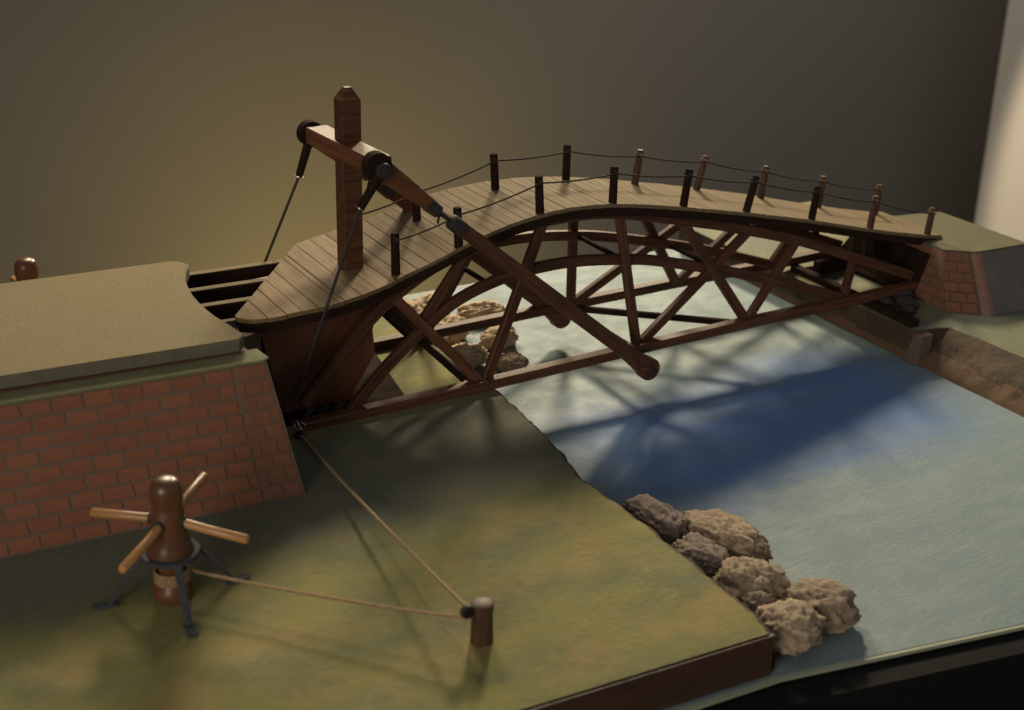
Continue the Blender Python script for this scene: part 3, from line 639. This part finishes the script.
# ================================================================== STONES
def rock(name, c, sx, sy, sz, rz, m, lab, seed, grp, tilt=0.0):
    bm = bmesh.new(); bmesh.ops.create_icosphere(bm, subdivisions=5, radius=1.0); q = Vector((seed*3.7, seed*1.3, seed*2.1))
    for v in bm.verts:
        p = v.co.copy(); n = p.normalized()
        d = 0.24*noise.noise(p*1.1+q) + 0.13*noise.noise(p*2.6+q) + 0.085*noise.noise(p*5.5+q*2) + 0.075*noise.noise(p*13+q) + 0.04*noise.noise(p*26+q) - 0.05*max(0, noise.noise(p*8+q*3)-0.1)*3
        d += 0.10*(0.35-abs(noise.noise(p*2.2+q*1.7))*2) + 0.05*(0.3-abs(noise.noise(p*6.5+q*.7))*2)
        v.co = n*(1+d)
        if v.co.z < -0.55: v.co.z = -0.55 + (v.co.z+0.55)*0.2
    me = bpy.data.meshes.new(name)
    for v in bm.verts: v.co = Vector((v.co.x*sx, v.co.y*sy, v.co.z*sz))*K
    bm.to_mesh(me); bm.free(); me.materials.append(M[m])
    for p in me.polygons: p.use_smooth = True
    o = bpy.data.objects.new(name, me); COL.objects.link(o); o.location = Vector(c)*K; o.rotation_euler = (tilt, tilt*.6, R(rz))
    return tag(o, lab, 'rock', grp)
g1 = 'porous stones along the near river edge'
NR = [((65.2, -39.6, -15.4), 2.7, 4.3, 2.6, 8, 'rock_grey', 'grey-brown stone farthest from the camera in the near pile'),
      ((70.2, -46.3, -15.6), 3.3, 5.6, 2.9, 12, 'rock', 'long tan stone lying on the river side of the near pile'),
      ((64.9, -48.6, -15.5), 2.6, 3.8, 2.5, 6, 'rock_grey', 'pinkish-brown stone pressed between the bank and the long tan stone'),
      ((66.3, -55.6, -15.2), 3.7, 4.0, 3.2, 30, 'rock', 'broad pale rounded stone in the middle of the near pile'),
      ((70.0, -62.3, -15.5), 3.9, 4.0, 2.9, -15, 'rock', 'rough brown stone reaching farthest into the river in the near pile'),
      ((64.3, -64.4, -15.2), 3.4, 3.4, 3.0, 10, 'rock', 'lumpy yellowish stone at the front corner of the bank'),
      ((63.9, -59.6, -15.6), 2.0, 1.9, 2.6, 0, 'rock_grey', 'small grey stone wedged beside the bank, behind the front corner stone')]
for i, (c, a, b, h, rz, m, lab) in enumerate(NR): rock('river_stone', c, a, b*1.05, h*.76, rz, m, lab, i+2, g1)
g2 = 'pale stones along the far river edge'
FRK = [((66.5, 31.0, -14.9), 3.6, 4.6, 3.4, 0, 'big pale stone at the left end of the far pile'),
       ((72.3, 33.0, -15.2), 3.2, 3.6, 3.0, 20, 'pale stone second from the left in the far pile'),
       ((71.3, 24.0, -15.4), 3.6, 3.0, 2.7, 40, 'tan stone in the middle of the far pile, seen below the deck'),
       ((80.0, 29.5, -15.8), 4.0, 2.6, 2.3, -10, 'flat tan stone farthest out in the water of the far pile'),
       ((77.0, 19.2, -15.9), 3.2, 2.8, 2.3, 15, 'tan stone at the right of the far pile, framed by the truss'),
       ((68.6, 14.4, -15.6), 3.4, 2.8, 2.6, 0, 'brown stone beside the bank nearest to the bridge in the far pile'),
       ((74.4, 10.6, -16.2), 2.8, 2.6, 1.9, 30, 'low tan stone nearest the camera in the far pile'),
       ((66.6, 21.8, -15.3), 2.6, 3.4, 2.9, 0, 'tan stone leaning on the bank edge in the far pile')]
for i, (c, a, b, h, rz, lab) in enumerate(FRK): rock('river_stone', (c[0], c[1], c[2]-.4), a, b*.9, h*.8, rz, 'rock_backlit', lab, i+20, g2)
g3 = 'dark stones under the right end of the bridge'
for i, (c, a, lab) in enumerate((((134.2, -4.6, -12.2), 1.3, 'small dark stone on the sill nearest the river'), ((137.0, -6.4, -12.0), 1.5, 'dark stone between the sill and the right abutment'),
                                 ((138.6, -3.4, -11.8), 1.6, 'dark stone right below the chord end'), ((135.6, -8.4, -12.3), 1.1, 'smallest dark stone, at the near end of the sill'))):
    rock('bank_stone', c, a, a*1.2, a*.8, 30*i, 'rock_dark', lab, i+40, g3)
ORG[0] = Vector((131.6, -2, GZ))
sl = bpy.data.objects.new('timber_sill', None); COL.objects.link(sl); sl.location = ORG[0]*K
tag(sl, 'dark timber sill on the edge of the right bank below the bridge end', 'beam')
sweep('timber', [(132.2, -13.2, GZ+.45), (132.2, 15, GZ+.45)], 1.6, 1.3, 'black_wood', sl, side=(1, 0, 0))
sweep('packing_block', [(134.4, 12, GZ+1.1), (140.6, 12.0, GZ+1.1)], 1.6, 2.2, 'black_wood', sl)
ORG[0] = Vector((0, 0, 0))
bpy.context.view_layer.update()
